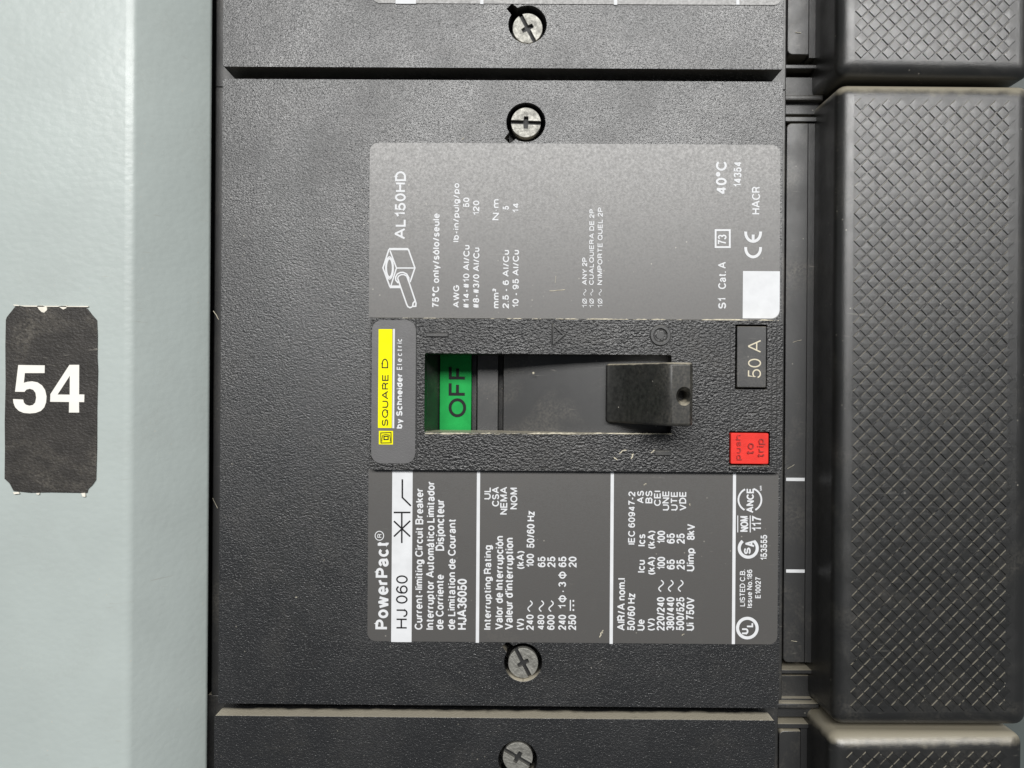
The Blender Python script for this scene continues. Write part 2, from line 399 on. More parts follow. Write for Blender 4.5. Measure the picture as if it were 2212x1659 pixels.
M['paint'] = mat('grey_enamel_paint', (0.40, 0.445, 0.428), 0.35, mottle=(55, 0.06), specks=0.55, grain=(900, 0.00007, 0.36), scratches=0.35, smear=0.10)
M['sticker'] = mat('worn_black_vinyl', (0.034, 0.031, 0.028), 0.5, spec=0.35, smear=0.55, mottle=(300, 0.35), scratches=0.9, grain=(2600, 0.00012, 0.5))
M['numeral'] = mat('cream_white_vinyl', (0.82, 0.80, 0.74), 0.5, mottle=(300, 0.05))
M['paper'] = mat('torn_paper', (0.75, 0.71, 0.62), 0.8, mottle=(900, 0.12))
M['dust'] = mat('settled_dust', (0.50, 0.46, 0.36), 0.95, mottle=(1500, 0.4))
M['steel'] = mat('dark_steel_and_shade', (0.015, 0.015, 0.015), 0.6, mottle=(90, 0.3))  # dark panel steel; also paints shade in screw slots and round marks

# ============================================================ SETTING
back = mesh_ob('back_panel', boxb(-0.24, 0.24, 0.046, 0.048, -0.21, 0.21), M['steel'])
tag(back, None, None, kind='structure')
wx = W(2236, 830, -0.003)[0] + 0.0022
M['shade_paint'] = mat('grey_paint_in_shade', (0.075, 0.088, 0.085), 0.5, mottle=(60, 0.08))  # the trim's grey darkened, with the wall's shade put into the colour
wall = mesh_ob('enclosure_wall', boxb(wx, wx + 0.15, 0.010, 0.045, -0.21, 0.21, 0.001), M['shade_paint'])
tag(wall, None, None, kind='structure')

# ------------------------------------------------------------ grey trim panel, left
YT = -0.0065
xb = W(279, 830, YT)[0]; xe = W(447, 830, 0.003)[0]; xl = -0.24
prof = [(xl, YT)]
r0 = 0.0022                                   # bend radius
d2 = (Vector((xe, 0.003)) - Vector((xb, YT))).normalized()
d1 = Vector((1, 0)); half = math.acos(d1.dot(d2)) / 2; tl = r0 * math.tan(half)
p1 = Vector((xb - tl, YT)); c = p1 + Vector((0, r0))
for i in range(13):
    a = -math.pi / 2 + 2 * half * i / 12; prof.append((c.x + r0 * math.cos(a), c.y + r0 * math.sin(a)))
nrm = Vector((d2.y, -d2.x))                   # outward (right, towards viewer)
e = Vector((xe, 0.003)); r1 = 0.0008; ce = e - nrm * r1
for i in range(9):
    a = math.atan2(nrm.y, nrm.x) + math.pi * i / 8 * 0.9; prof.append((ce.x + r1 * math.cos(a), ce.y + r1 * math.sin(a)))
prof.append((xb - 0.003, YT + 0.0022)); prof.append((xl, YT + 0.0022))
trim = mesh_ob('trim_panel', loft([[(a, b, z) for a, b in prof] for z in (-0.17, 0.17)]), M['paint'], smooth=35)
tag(trim, 'pale grey painted steel trim with a bent-back edge along the left of the breakers', 'trim panel')

# ------------------------------------------------------------ number sticker on the trim
NL = [(52, 205), (60, 185), (118, 112), (130, 103), (215, 108), (300, 112), (312, 122), (345, 132), (368, 120), (400, 112), (470, 112), (500, 122), (522, 114), (560, 107), (655, 108), (685, 122), (720, 168), (757, 210), (762, 330), (760, 500), (765, 600), (758, 900), (757, 1200), (750, 1450), (722, 1490), (690, 1520), (682, 1550), (560, 1548), (400, 1545), (240, 1548), (112, 1535), (80, 1475), (42, 1440), (45, 1200), (43, 1000), (50, 700), (48, 400)]
st = mesh_ob('number_sticker', plate(pts(ZN, NL, YT), YT - 0.00022, YT - 0.00001), M['sticker'])
tag(st, 'worn black sticker with the white number 54 stuck on the pale grey trim', 'sticker')
ORG = (0, 0, 0)
def sub_of(parent, name, bm, m, **k):
    o = mesh_ob(name, bm, m, parent, (0, 0, 0), **k); return o
yn = YT - 0.00026
FIVE = [(142, 557), (347, 560), (346, 620), (193, 620), (184, 696), (212, 688), (248, 684), (290, 692), (326, 716), (350, 752), (361, 800), (358, 846), (344, 886), (318, 914), (276, 930), (232, 934), (184, 930), (146, 914), (118, 886), (104, 850), (101, 822),
        (180, 826), (184, 848), (200, 866), (228, 874), (256, 868), (274, 848), (281, 812), (276, 774), (258, 750), (232, 742), (206, 748), (190, 766), (117, 765)]
FOUR = [(540, 556), (615, 556), (614, 786), (655, 787), (654, 846), (614, 845), (615, 927), (536, 927), (537, 845), (390, 843), (392, 784)]
HOLE4 = [(543, 640), (542, 788), (446, 787)]
five = plate(pts(ZN, FIVE, yn), yn, YT - 0.0001)
four = plate(pts(ZN, FOUR, yn), yn, YT - 0.0001, [pts(ZN, HOLE4, yn)])
sub_of(st, 'numeral', five, M['numeral']); sub_of(st, 'numeral', four, M['numeral'])
tears = []
for T in ([(296, 100), (330, 94), (372, 110), (374, 130), (352, 152), (332, 146), (312, 126)], [(462, 104), (500, 98), (528, 96), (522, 118), (500, 127), (480, 114)],
          [(112, 88), (150, 92), (160, 100), (120, 98)], [(160, 96), (300, 98), (470, 100), (600, 101), (695, 100), (690, 108), (560, 107), (300, 106), (200, 105)],
          [(110, 1545), (150, 1543), (160, 1556), (120, 1560)], [(640, 1552), (668, 1550), (672, 1580), (650, 1578)], [(290, 1552), (315, 1550), (312, 1564), (295, 1562)]):
    tears.append(plate(pts(ZN, T, YT), YT - 0.00034, YT - 0.000005))
for q in tears: sub_of(st, 'torn_paper', q, M['paper'])

# ============================================================ ONE CIRCUIT BREAKER (the middle one), copied below
YE = -0.0013                                  # front of the raised middle band
CASE = rect(476, 173, 1687, 1525)
ORG = (CASE[0] * 0.5 + CASE[2] * 0.5, 0.0455, CASE[1])
root = bpy.data.objects.new('circuit_breaker', None); COL.objects.link(root); root.location = ORG
root.empty_display_size = 0.01
PARENT_ORG[root.name] = ORG
mm = 0.001

# --- screw holes (keyhole notch towards the labels)
def hole(cx, cy, r, ang):
    c = W(cx, cy); rr = pxw(ident, r); P = []
    nr = rr * 1.36; nw = rr * 0.24
    a0 = math.asin(nw / rr)
    A = R(ang)
    n = 56
    for i in range(n + 1):
        t = A + a0 + (2 * math.pi - 2 * a0) * i / n
        P.append((c[0] + rr * math.cos(t), c[1] + rr * math.sin(t)))
    u = Vector((math.cos(A), math.sin(A))); v = Vector((-u.y, u.x))
    for s in (-1, 1):
        q = Vector(c) + u * nr + v * nw * s * 0.8; P.append((q.x, q.y))
    return P
SCREWS = [(1136, 264, 42, 225), (1130, 1431, 41, 135)]
holes = [hole(*s) for s in SCREWS]
ESC = rect(803, 691, 1685, 1016)
esc_out = rrect(ESC, 0.7 * mm, 4)
g = 0.12 * mm
esc_hole = rrect((ESC[0] - g, ESC[1] - g, ESC[2] + g * 0.5, ESC[3] + g), 0.8 * mm, 4)
mesh_ob('cover', plate(rrect(CASE, 0.35 * mm, 3), 0.0, 0.0062, holes + [esc_hole], bevel=0.16 * mm), M['case'], root, smooth=40)

# --- body behind the cover
bx = rect(460, 190, 1694, 1508, 0.0063)
slot_deep = rect(912, 760, 1456, 940, 0.0063)
sh = [circ(W(s[0], s[1], 0.0063), pxw(ident, s[2] + 3)) for s in SCREWS]
body = plate(rrect(bx, 0.3 * mm, 3), 0.0063, 0.0455, [rrect(slot_deep)] + sh, bevel=0.25 * mm)
mesh_ob('body', body, M['smooth'], root, smooth=40)
for s in SCREWS: mesh_ob('screw_pocket', plate(circ(W(s[0], s[1]), pxw(ident, s[2] + 4)), 0.0085, 0.0095), M['smooth'], root)

# --- raised middle band with the lever slot, rating window and button window
SLOT = rect(917, 765, 1450, 936, YE)
RATW = rect(1588, 701, 1657, 841, YE)
BUTW = rect(1575, 932, 1663, 1006, YE)
esc = plate(esc_out, YE, 0.0062, [rrect(SLOT, 0.3 * mm, 3), rrect(RATW, 0.15 * mm, 2), rrect(BUTW, 0.15 * mm, 2)], bevel=0.22 * mm)
escob = mesh_ob('centre_band', esc, M['escutcheon'], root, smooth=40)
# moulded on and off marks, painted shade lines round them, seams and button sill
mk = []
mk.append(plate(rrect(rect(*ZB(350, 122), *ZB(458, 138), YE)), YE - 0.00032, YE + 0.0001, bevel=0.05 * mm))
tri = pts(ZB, [(988, 72), (988, 182), (1050, 130)], YE)
mk.append(plate(tri, YE - 0.00032, YE + 0.0001, [[(sum(p[0] for p in tri) / 3 * 0.3 + q[0] * 0.7, sum(p[1] for p in tri) / 3 * 0.3 + q[1] * 0.7) for q in tri]], bevel=0.05 * mm))
oc = W(*ZB(1532, 132), YE)
mk.append(plate(circ(oc, pxw(ZB, 50), 36), YE - 0.00034, YE + 0.0001, [circ(oc, pxw(ZB, 35), 36)], bevel=0.06 * mm))
mk.append(plate(circ(oc, pxw(ZB, 20), 24), YE - 0.0001, YE + 0.0001, bevel=0.05 * mm))
mk.append(plate(rrect(rect(*ZB(1505, 716), *ZB(1585, 738), YE)), YE - 0.00034, YE + 0.0001, bevel=0.05 * mm))
for q in mk: mesh_ob('moulded_mark', q, M['smooth'], root)
sl = []
for L_ in ([(1887, 70), (1887, 615)], [(2098, 60), (2096, 800)], [(2122, 60), (2122, 800)], [(1890, 406), (2080, 406)]):
    sl.append(ribbon(pts(ZB, L_, YE), 0.10 * mm, YE - 0.00003))
gw = 0.20 * mm  # dark ribbons below paint the thin shadows round the moulded marks
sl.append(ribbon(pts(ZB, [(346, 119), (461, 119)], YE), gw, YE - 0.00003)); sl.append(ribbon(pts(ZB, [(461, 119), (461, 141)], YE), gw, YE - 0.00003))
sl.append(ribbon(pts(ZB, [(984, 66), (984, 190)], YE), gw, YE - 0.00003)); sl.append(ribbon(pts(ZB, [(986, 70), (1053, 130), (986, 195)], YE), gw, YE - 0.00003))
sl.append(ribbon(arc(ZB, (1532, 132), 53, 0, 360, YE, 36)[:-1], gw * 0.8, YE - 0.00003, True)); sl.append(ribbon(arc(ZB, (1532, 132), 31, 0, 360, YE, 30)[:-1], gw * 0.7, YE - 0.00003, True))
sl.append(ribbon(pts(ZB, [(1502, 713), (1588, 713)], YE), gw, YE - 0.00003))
sl.append(ribbon(pts(ZG, [(513, 50), (525, 1625)], YE), 0.22 * mm, YE - 0.00003))
for q in sl: mesh_ob('seam_shade_line', q, M['steel'], root)
mesh_ob('button_sill', plate(rrect(rect(*ZB(1880, 794), *ZB(2085, 812), YE), 0.0001, 2), YE - 0.0003, YE + 0.0001, bevel=0.08 * mm), M['escutcheon'], root)

# --- inside of the slot: sloped end wall, flag, slides
def quad_block(px_list, yb, parent=root, name='slot_wall', m=None):
    F = []; B = []
    for (px, py, y) in px_list:
        x, z = W(px, py, y); F.append((x, y, z)); B.append((x, yb, z))
    return loft([B, F])
wl_ = quad_block([(916, 938, 0.0010), (950, 936, 0.0078), (950, 766, 0.0078), (916, 764, 0.0010)], 0.012)
mesh_ob('slot_wall', wl_, M['smooth'], root)
def slab(px0, px1, yf, thick, py0=764, py1=938, bevel=0.1):
    r = rect(px0, py0, px1, py1, yf); return plate(rrect(r, 0.0), yf, yf + thick, bevel=bevel * mm)
YF = 0.0072
flag = mesh_ob('status_flag', slab(950, 1018, YF, 0.003, 760, 941), M['green'], root)
mesh_ob('lettering', write(ZB, 462, 551, 546, 286, 'OFF', YF - 0.00006, 0.155), M['dark_ink'], flag)
mesh_ob('slide_edge', slab(1018.5, 1030, 0.0088, 0.0015, 760, 941), M['smooth'], root)
mesh_ob('slide_bar', slab(1031, 1076, 0.0062, 0.0035, 760, 941), M['smooth'], root)
mesh_ob('slide_edge', slab(1076.5, 1087, 0.0090, 0.001, 760, 941), M['smooth'], root)
# lever carrier: a shallow arc under the slot
L0 = []; nA = 18
xa = W(1088, 850, 0.0056)[0]; xz = W(1452, 850, 0.004)[0]; za = W(1200, 940, 0.005)[1]; zb_ = W(1200, 760, 0.005)[1]
top = []
for i in range(nA + 1):
    t = i / nA; x = xa + (xz - xa) * t; top.append((x, 0.0056 - 0.0042 * math.sin(t * math.pi * 0.55)))
prof = top + [(xz, 0.0118), (xa, 0.0118)]
mesh_ob('lever_carrier', loft([[(a, b, z) for a, b in prof] for z in (za, zb_)]), M['smooth'], root, smooth=30)

# --- lever: leaning to the right, face towards the left, flat tip with a hole
yb0, yt = 0.0015, -0.0098
def lev(px, y, py=851): return W(px, py, y)[0]
zt0, zt1 = W(1470, 921, yt)[1], W(1470, 783, yt)[1]
xs = [(lev(1308, yb0), yb0 + 0.001), (lev(1312, yb0 - 0.0007), yb0 - 0.0007), (lev(1330, 0.0002), 0.0002), (lev(1352, -0.0016), -0.0016),
      (lev(1385, -0.0046), -0.0046), (lev(1418, -0.0076), -0.0076), (lev(1434, -0.0090), -0.0090), (lev(1443, -0.0096), -0.0096), (lev(1452, yt), yt), (lev(1490, yt), yt)]
xr = lev(1498, yt)
xs += [(xr, yt + 0.0006), (xr + 0.0002, yt + 0.0035), (xr - 0.0022, yb0 + 0.001)]
bm = loft([[(a, b, z) for a, b in xs] for z in (zt0, zt1)])
es = [e for e in bm.edges if len(e.link_faces) == 2 and e.calc_face_angle(0) > R(70)]
bmesh.ops.bevel(bm, geom=es, offset=0.45 * mm, segments=3, profile=0.5, affect='EDGES', clamp_overlap=True)
M['lever'] = mat('black_worn_glossy_plastic', (0.022, 0.022, 0.020), 0.38, smear=0.32, mottle=(1400, 0.6), scratches=1.0, specks=0.8, dust=(0.95, DUST_GLINT))
lever = mesh_ob('lever', bm, M['lever'], root, smooth=35)
hc = W(1478, 853, yt)
def drill(ob, loops):
    cut = bpy.data.objects.new('tmp', bpy.data.meshes.new('tmp')); COL.objects.link(cut)
    b_ = loft(loops); b_.to_mesh(cut.data); b_.free(); cut.parent = ob.parent; cut.location = -Vector(ORG)
    md = ob.modifiers.new('hole', 'BOOLEAN'); md.operation = 'DIFFERENCE'; md.object = cut; md.solver = 'EXACT'
    bpy.context.view_layer.update()
    me = bpy.data.meshes.new_from_object(ob.evaluated_get(bpy.context.evaluated_depsgraph_get()))
    ob.modifiers.clear(); old = ob.data; ob.data = me; me.name = old.name; bpy.data.meshes.remove(old)
    bpy.data.objects.remove(cut)
cs = lambda r_, y_: [(hc[0] + r_ * math.cos(t_) * 0.85, y_, hc[1] + r_ * math.sin(t_) - 0.0002) for t_ in [2 * math.pi * i / 32 for i in range(32)]]
drill(lever, [cs(pxw(ident, 23, yt), yt - 0.0003), cs(pxw(ident, 20, yt), yt + 0.00005), cs(pxw(ident, 13, yt), yt + 0.0007), cs(pxw(ident, 12, yt), yt + 0.0040)])
lever.data.set_sharp_from_angle(angle=R(35))
for p in lever.data.polygons: p.use_smooth = max(abs(p.normal.x), abs(p.normal.y), abs(p.normal.z)) < 0.9995

# --- rating window and trip button
YR = YE + 0.0003
plug = mesh_ob('rating_plug', plate(rrect(rect(1592, 705, 1656, 837, YR), 0.2 * mm, 3), YR, 0.006, bevel=0.12 * mm), M['smooth'], root, smooth=40)
mesh_ob('lettering', write(ZK, 456, 592, 656, 263, '50 A', YR - 0.00005, 0.085), M['gold'], plug)
YB = YE - 0.0004
btn = plate(rrect(rect(1578.5, 935.5, 1660.5, 1002.5, YB), 0.25 * mm, 3), YB, 0.006, bevel=0.15 * mm)
button = mesh_ob('trip_button', btn, M['red'], root, smooth=40)
bl = [write(ZK, 325, 380, 1505, 1245, 'push', YB + 0.00002, 0.13, thick=0.00022), write(ZK, 435, 515, 1450, 1330, 'to', YB + 0.00002, 0.13, thick=0.00022),
      write(ZK, 548, 620, 1480, 1285, 'trip', YB + 0.00002, 0.13, thick=0.00022)]
M['red_shade'] = mat('shaded_red_plastic', (0.36, 0.020, 0.016), 0.6, mottle=(900, 0.4))  # darker red paints the recess shading of the lettering
mesh_ob('lettering', merge(*bl), M['red_shade'], button)

# --- screws: slotted cross-recess heads
def screw_bm(r):
    bms = []
    for s in (-1, 1):
        P = []; wv = 0.125 * r; nt = 0.16 * r; nd = 0.40 * r
        a0 = math.asin(wv / r)
        for i in range(25):
            t = a0 + (math.pi - 2 * a0) * i / 24; P.append((r * math.cos(t), s * r * math.sin(t)))
        P += [(-nt * 1.0, s * wv), (-nt * 0.8, s * nd), (nt * 0.8, s * nd), (nt * 1.0, s * wv)]
        bms.append(plate(P, -0.0006, 0.0006, bevel=0.06 * mm))
    return merge(*bms)
def put_screw(k, ang):
    cx, cy, r, _ = SCREWS[k]
    c = W(cx, cy + (3 if k == 0 else -1), 0.0012)
    bm = screw_bm(pxw(ident, 32.0, 0.0012))
    o = mesh_ob('screw', bm, M['zinc'], root, (0, 0, 0), smooth=40)
    o.location = Vector((c[0], 0.0012, c[1])) - Vector(ORG)
    o.rotation_euler = (0, R(ang), 0)
    mesh_ob('slot_floor_shade', plate(circ((0, 0), pxw(ident, 31.5, 0.0022), 40), 0.0001, 0.0016), M['steel'], o, (0, 0, 0)).location = (0, 0, 0)  # same metal as the head, coloured dark to paint the slot's shade
    mesh_ob('screw_shank', boxb(-0.001, 0.001, 0.0017, 0.0105, -0.001, 0.001), M['zinc'], o, (0, 0, 0)).location = (0, 0, 0)
    return o
screw_top = put_screw(0, 2); screw_bottom = put_screw(1, 62)

# --- upper information label
YL = -0.00014
lab1 = mesh_ob('rating_label', plate(rrect(rect(798, 311, 1684, 689), 1.5 * mm, 6, (0, 1, 1, 1)), YL, 0.00005), M['label'], root)
ink = YL - 0.00003
t = []
def A(*a, w_=0.18): t.append(write(ZA, *a, ink, w_))
A(190, 245, 536, 192, 'AL150HD', w_=0.165)
A(380, 415, 882, 405, '75°C only/sólo/seule')
A(485, 515, 882, 768, 'AWG'); A(484, 515, 550, 252, 'lb-in/pulg/po')
A(535, 567, 885, 565, '#14-#10 Al/Cu'); A(535, 567, 375, 325, '50')
A(585, 617, 885, 578, '#8-#3/0 Al/Cu'); A(585, 617, 415, 340, '120')
A(684, 717, 885, 785, 'mm²'); A(683, 717, 440, 333, 'N·m')
A(735, 767, 885, 590, '2.5 - 6 Al/Cu'); A(735, 767, 387, 367, '5')
A(785, 817, 882, 590, '10 - 95 Al/Cu'); A(785, 817, 402, 352, '14')
for xa_, xb_, ye_, s_ in ((1137, 1162, 628, 'ANY 2P'), (1173, 1197, 383, 'CUALQUIERA DE 2P'), (1215, 1240, 375, "N'IMPORTE QUEL 2P")):
    A(xa_, xb_, 882, 835, '1Ø', w_=0.13); A(xa_, xb_, 767, ye_, s_, w_=0.17)
    t.append(tilde(ZA, xa_ + 7, xb_ - 5, 820, 788, ink, pxw(ZA, 3.0)))
A(1813, 1868, 310, 140, '40°C'); A(1903, 1943, 272, 143, '14354'); A(1995, 2037, 410, 270, 'HACR', w_=0.15)
A(1825, 1865, 888, 833, 'S1'); A(1825, 1865, 788, 650, 'Cat. A', w_=0.155)
t.append(write(ZC, 400, 543, 428, 262, '73', ink, 0.15))
t.append(ribbon(pts(ZC, [(364, 188), (596, 188), (596, 466), (364, 466)], ink), pxw(ZC, 30), ink, True))
def cshape(cy): return [(858, cy - 165)] + [(978 - 122 * math.cos(R(180 * i / 12)), cy - 145 + 142 * math.sin(R(180 * i / 12))) for i in range(13)] + [(1100, cy - 165)]
t.append(ribbon(pts(ZC, cshape(630), ink), pxw(ZC, 46), ink)); t.append(ribbon(pts(ZC, cshape(376), ink), pxw(ZC, 46), ink))
t.append(ribbon(pts(ZC, [(979, 372), (979, 260)], ink), pxw(ZC, 46), ink))
# lug drawing
lw = pxw(ZL, 30)
for P, k, cl in (([(325, 300), (200, 690), (345, 1085)], 1, 0), ([(325, 298), (725, 300)], 1.6, 0), ([(725, 300), (862, 690), (762, 985)], 1, 0), ([(345, 330), (480, 692), (365, 1060)], 0.9, 0),
                 ([(480, 692), (862, 692)], 0.9, 0), ([(340, 1082), (555, 1082)], 1.9, 0), ([(505, 905), (575, 1110), (690, 1440), (715, 1490), (760, 1515), (800, 1500)], 1, 0),
                 ([(690, 850), (752, 1020), (865, 1360), (885, 1420), (880, 1485), (815, 1488), (825, 1420), (865, 1375)], 1, 0),
                 ([(520, 1005), (465, 945), (462, 880), (500, 815), (560, 785), (620, 782), (690, 815), (735, 890), (738, 960)], 1, 0), ([(500, 905), (530, 855), (580, 830), (640, 830), (690, 860)], 0.9, 0)):
    t.append(ribbon(pts(ZL, P, ink), lw * k, ink, bool(cl)))
t.append(ribbon(arc(ZL, (335, 690), 195, 0, 360, ink, 30, 70)[:-1], lw * 1.35, ink, True))
t.append(ribbon(arc(ZL, (335, 690), 232, 0, 360, ink, 30, 82)[:-1], lw * 0.7, ink, True))
mesh_ob('lettering', merge(*t), M['white'], lab1)
mesh_ob('blank_patch', flat(rrect((rect(1604, 585, 1684, 689)[0] + 0, rect(1604, 586, 1683, 688)[1], rect(1604, 585, 1684, 689)[2] - 0.00003, rect(1604, 586, 1683, 688)[3]), 1.4 * mm, 6, (0, 1, 0, 0)), ink), M['white'], lab1)

# --- lower information label
lab2 = mesh_ob('rating_label', plate(rrect(rect(795, 1017, 1680, 1388), 1.4 * mm, 6, (1, 1, 0, 0)), YL, 0.00005), M['label'], root)
t = []
def B(xt, xb_, ys, ye, s, w_=0.165): t.append(write(Z7, xt, xb_, ys, ye, s, ink, w_))
def C(xt, xb_, ys, ye, s, w_=0.165): t.append(write(Z8, xt, xb_, ys, ye, s, ink, w_))
def bar(z, x0, x1, y0, y1): t.append(flat(rrect(rect(*z(x0, y0), *z(x1, y1))), ink - 0.000004))
B(163, 277, 1517, 733, 'PowerPact', 0.185)
B(178, 216, 702, 668, 'R', 0.14)
t.append(ribbon(arc(Z7, (196, 685), 40, 0, 360, ink, 28, 38)[:-1], pxw(Z7, 7), ink, True))
bar(Z7, 307, 488, 103, 1627); bar(Z7, 1058, 1087, 105, 1633); bar(Z8, 302, 331, 113, 1643); bar(Z8, 1387, 1415, 122, 1645)
B(513, 583, 1520, 262, 'Current-limiting Circuit Breaker'); B(612, 684, 1520, 200, 'Interruptor Automático Limitador')
B(697, 768, 1520, 1030, 'de Corriente'); B(697, 773, 818, 360, 'Disjoncteur'); B(803, 873, 1520, 535, 'de Limitation de Courant')
B(888, 972, 1520, 1068, 'HJA36050')
B(1124, 1190, 1520, 770, 'Interrupting Rating'); B(1224, 1296, 1520, 687, 'Valor de Interrupción'); B(1310, 1384, 1520, 703, "Valeur d'interruption")
B(1412, 1478, 1522, 1422, '(V)'); B(1415, 1482, 980, 820, '(kA)')
B(1500, 1567, 1522, 1385, '240'); B(1503, 1570, 965, 845, '100'); B(1506, 1575, 795, 465, '50/60 Hz')
B(1600, 1662, 1522, 1387, '480'); B(1603, 1672, 965, 870, '65'); B(1686, 1753, 1522, 1387, '600'); B(1688, 1760, 965, 870, '25')
B(1785, 1855, 1522, 1387, '240'); B(1787, 1855, 1335, 1300, '1'); B(1787, 1855, 1190, 1168, '-'); B(1787, 1855, 1140, 1095, '3'); B(1787, 1858, 965, 870, '65')
for c_ in (1245, 1035):
    t.append(ribbon(arc(Z7, (1823, c_), 26, 0, 360, ink, 24, 24)[:-1], pxw(Z7, 12), ink, True)); t.append(ribbon(pts(Z7, [(1786, c_), (1860, c_)], ink), pxw(Z7, 10), ink))
B(1874, 1944, 1522, 1387, '250'); B(1877, 1948, 965, 870, '20')
t.append(ribbon(pts(Z7, [(1893, 1352), (1893, 1255)], ink), pxw(Z7, 10), ink))
for c_ in (1345, 1304, 1264): t.append(ribbon(pts(Z7, [(1920, c_ + 8), (1920, c_ - 8)], ink), pxw(Z7, 14), ink))
for xx in (1535, 1636, 1722): t.append(tilde(Z7, xx - 20, xx + 20, 1358, 1262, ink, pxw(Z7, 10)))
B(1124, 1186, 362, 252, 'UL'); B(1197, 1260, 425, 250, 'CSA'); B(1270, 1333, 497, 250, 'NEMA'); B(1360, 1422, 450, 258, 'NOM')
C(368, 437, 1527, 1062, 'AIR/A nom.I'); C(456, 525, 1527, 1195, '50/60 Hz'); C(464, 525, 763, 292, 'IEC 60947-2')
C(541, 610, 1527, 1428, 'Ue'); C(545, 613, 1012, 900, 'Icu'); C(548, 616, 778, 670, 'Ics'); C(543, 603, 397, 285, 'AS')
C(632, 697, 1527, 1420, '(V)'); C(636, 702, 1030, 873, '(kA)'); C(636, 702, 800, 640, '(kA)'); C(617, 678, 397, 285, 'BS')
C(717, 787, 1527, 1230, '220/240'); C(722, 792, 987, 872, '100'); C(722, 792, 755, 640, '100'); C(693, 753, 420, 285, 'CEI')
C(803, 874, 1527, 1230, '380/440'); C(806, 878, 985, 895, '65'); C(806, 878, 755, 663, '65'); C(767, 828, 460, 287, 'UNE')
C(890, 962, 1527, 1230, '500/525'); C(893, 966, 985, 895, '25'); C(893, 966, 755, 665, '25'); C(842, 904, 460, 292, 'UTE')
C(978, 1050, 1527, 1232, 'Ui 750V'); C(980, 1052, 1000, 795, 'Uimp'); C(984, 1055, 723, 580, '8kV'); C(917, 979, 462, 292, 'VDE')
for xx in (756, 842, 930): t.append(tilde(Z8, xx - 22, xx + 22, 1180, 1080, ink, pxw(Z8, 10)))
t.append(ribbon(arc(Z8, (1522, 1505), 87, 0, 360, ink, 40)[:-1], pxw(Z8, 27), ink, True))
C(1468, 1532, 1560, 1508, 'U', 0.22); C(1512, 1574, 1498, 1455, 'L', 0.22)
C(1455, 1502, 1312, 985, 'LISTED C.B.', 0.15); C(1518, 1565, 1325, 985, 'Issue No.186', 0.16); C(1593, 1641, 1240, 1053, 'E10027', 0.16)
t.append(ribbon(arc(Z8, (1530, 795), 80, -52, 232, ink, 36), pxw(Z8, 27), ink))
C(1492, 1552, 850, 790, 'S', 0.22); C(1505, 1590, 785, 727, 'A', 0.17)
C(1640, 1698, 903, 677, '153555'); C(1460, 1530, 650, 510, 'NOM', 0.17); C(1564, 1650, 645, 510, '117', 0.15)
t.append(ribbon(pts(Z8, [(1437, 655), (1437, 505)], ink), pxw(Z8, 8), ink)); t.append(ribbon(pts(Z8, [(1548, 655), (1548, 505)], ink), pxw(Z8, 9), ink))
t.append(ribbon(arc(Z8, (1545, 365), 102, 118, 245, ink, 24), pxw(Z8, 15), ink)); t.append(ribbon(arc(Z8, (1545, 365), 102, -72, 62, ink, 24), pxw(Z8, 15), ink))
C(1515, 1580, 482, 262, 'ANCE', 0.19); C(1634, 1652, 283, 240, 'MR', 0.2)
mesh_ob('lettering', merge(*t), M['white'], lab2)
t = []
i2 = ink - 0.00002
t.append(write(Z7, 343, 447, 1510, 1037, 'HJ 060', i2, 0.115))
kw = pxw(Z7, 14)
for P in ([(395, 750), (395, 480)], [(325, 692), (470, 552)], [(325, 555), (470, 692)], [(323, 478), (472, 478)], [(476, 420), (400, 345), (400, 183)]):
    t.append(ribbon(pts(Z7, P, i2), kw, i2))
mesh_ob('dark_lettering', merge(*t), M['dark_ink'], lab2)

# --- maker's plate on the middle band
YP = YE - 0.00012
mk_pl = mesh_ob('maker_plate', plate(rrect(rect(*ZG(38, 58), *ZG(510, 1596), YP), 1.7 * mm, 7), YP, YE + 0.00005), M['plate'], root)
ip = YP - 0.00003
y0_ = flat(rrect(rect(*ZG(110, 155), *ZG(258, 1215), ip)), ip)
sq = flat(rrect(rect(*ZG(116, 1246), *ZG(268, 1392), ip)), ip)
mesh_ob('yellow_bar', merge(y0_, sq), M['yellow'], mk_pl)
id_ = ip - 0.00003
dk = [write(ZG, 150, 218, 1195, 642, 'SQUARE', id_, 0.15), write(ZG, 147, 216, 574, 472, 'D', id_, 0.15)]
lwg = pxw(ZG, 11)
dk.append(ribbon(pts(ZG, [(137, 1268), (247, 1264), (249, 1374), (139, 1376)], id_), pxw(ZG, 9), id_, True))
dk.append(ribbon(pts(ZG, [(150, 1362), (150, 1330), (158, 1292), (196, 1284), (232, 1292), (238, 1330), (238, 1362)], id_), pxw(ZG, 7), id_))
dk.append(ribbon(pts(ZG, [(172, 1340), (172, 1305), (216, 1303), (216, 1338)], id_), pxw(ZG, 12), id_, True))
mesh_ob('dark_lettering', merge(*dk), M['dark_ink'], mk_pl)
wt = [flat(rrect(rect(*ZG(264, 153), *ZG(285, 1218), ip)), ip), write(ZG, 303, 370, 1222, 630, 'by Schneider', ip, 0.21)]
for ch, a_, b_ in (('E', 592, 556), ('l', 540, 528), ('e', 508, 468), ('c', 444, 412), ('t', 392, 368), ('r', 350, 330), ('i', 310, 300), ('c', 290, 258)):
    wt.append(write(ZG, 308, 366, a_, b_, ch, ip, 0.15))
mesh_ob('lettering', merge(*wt), M['white'], mk_pl)

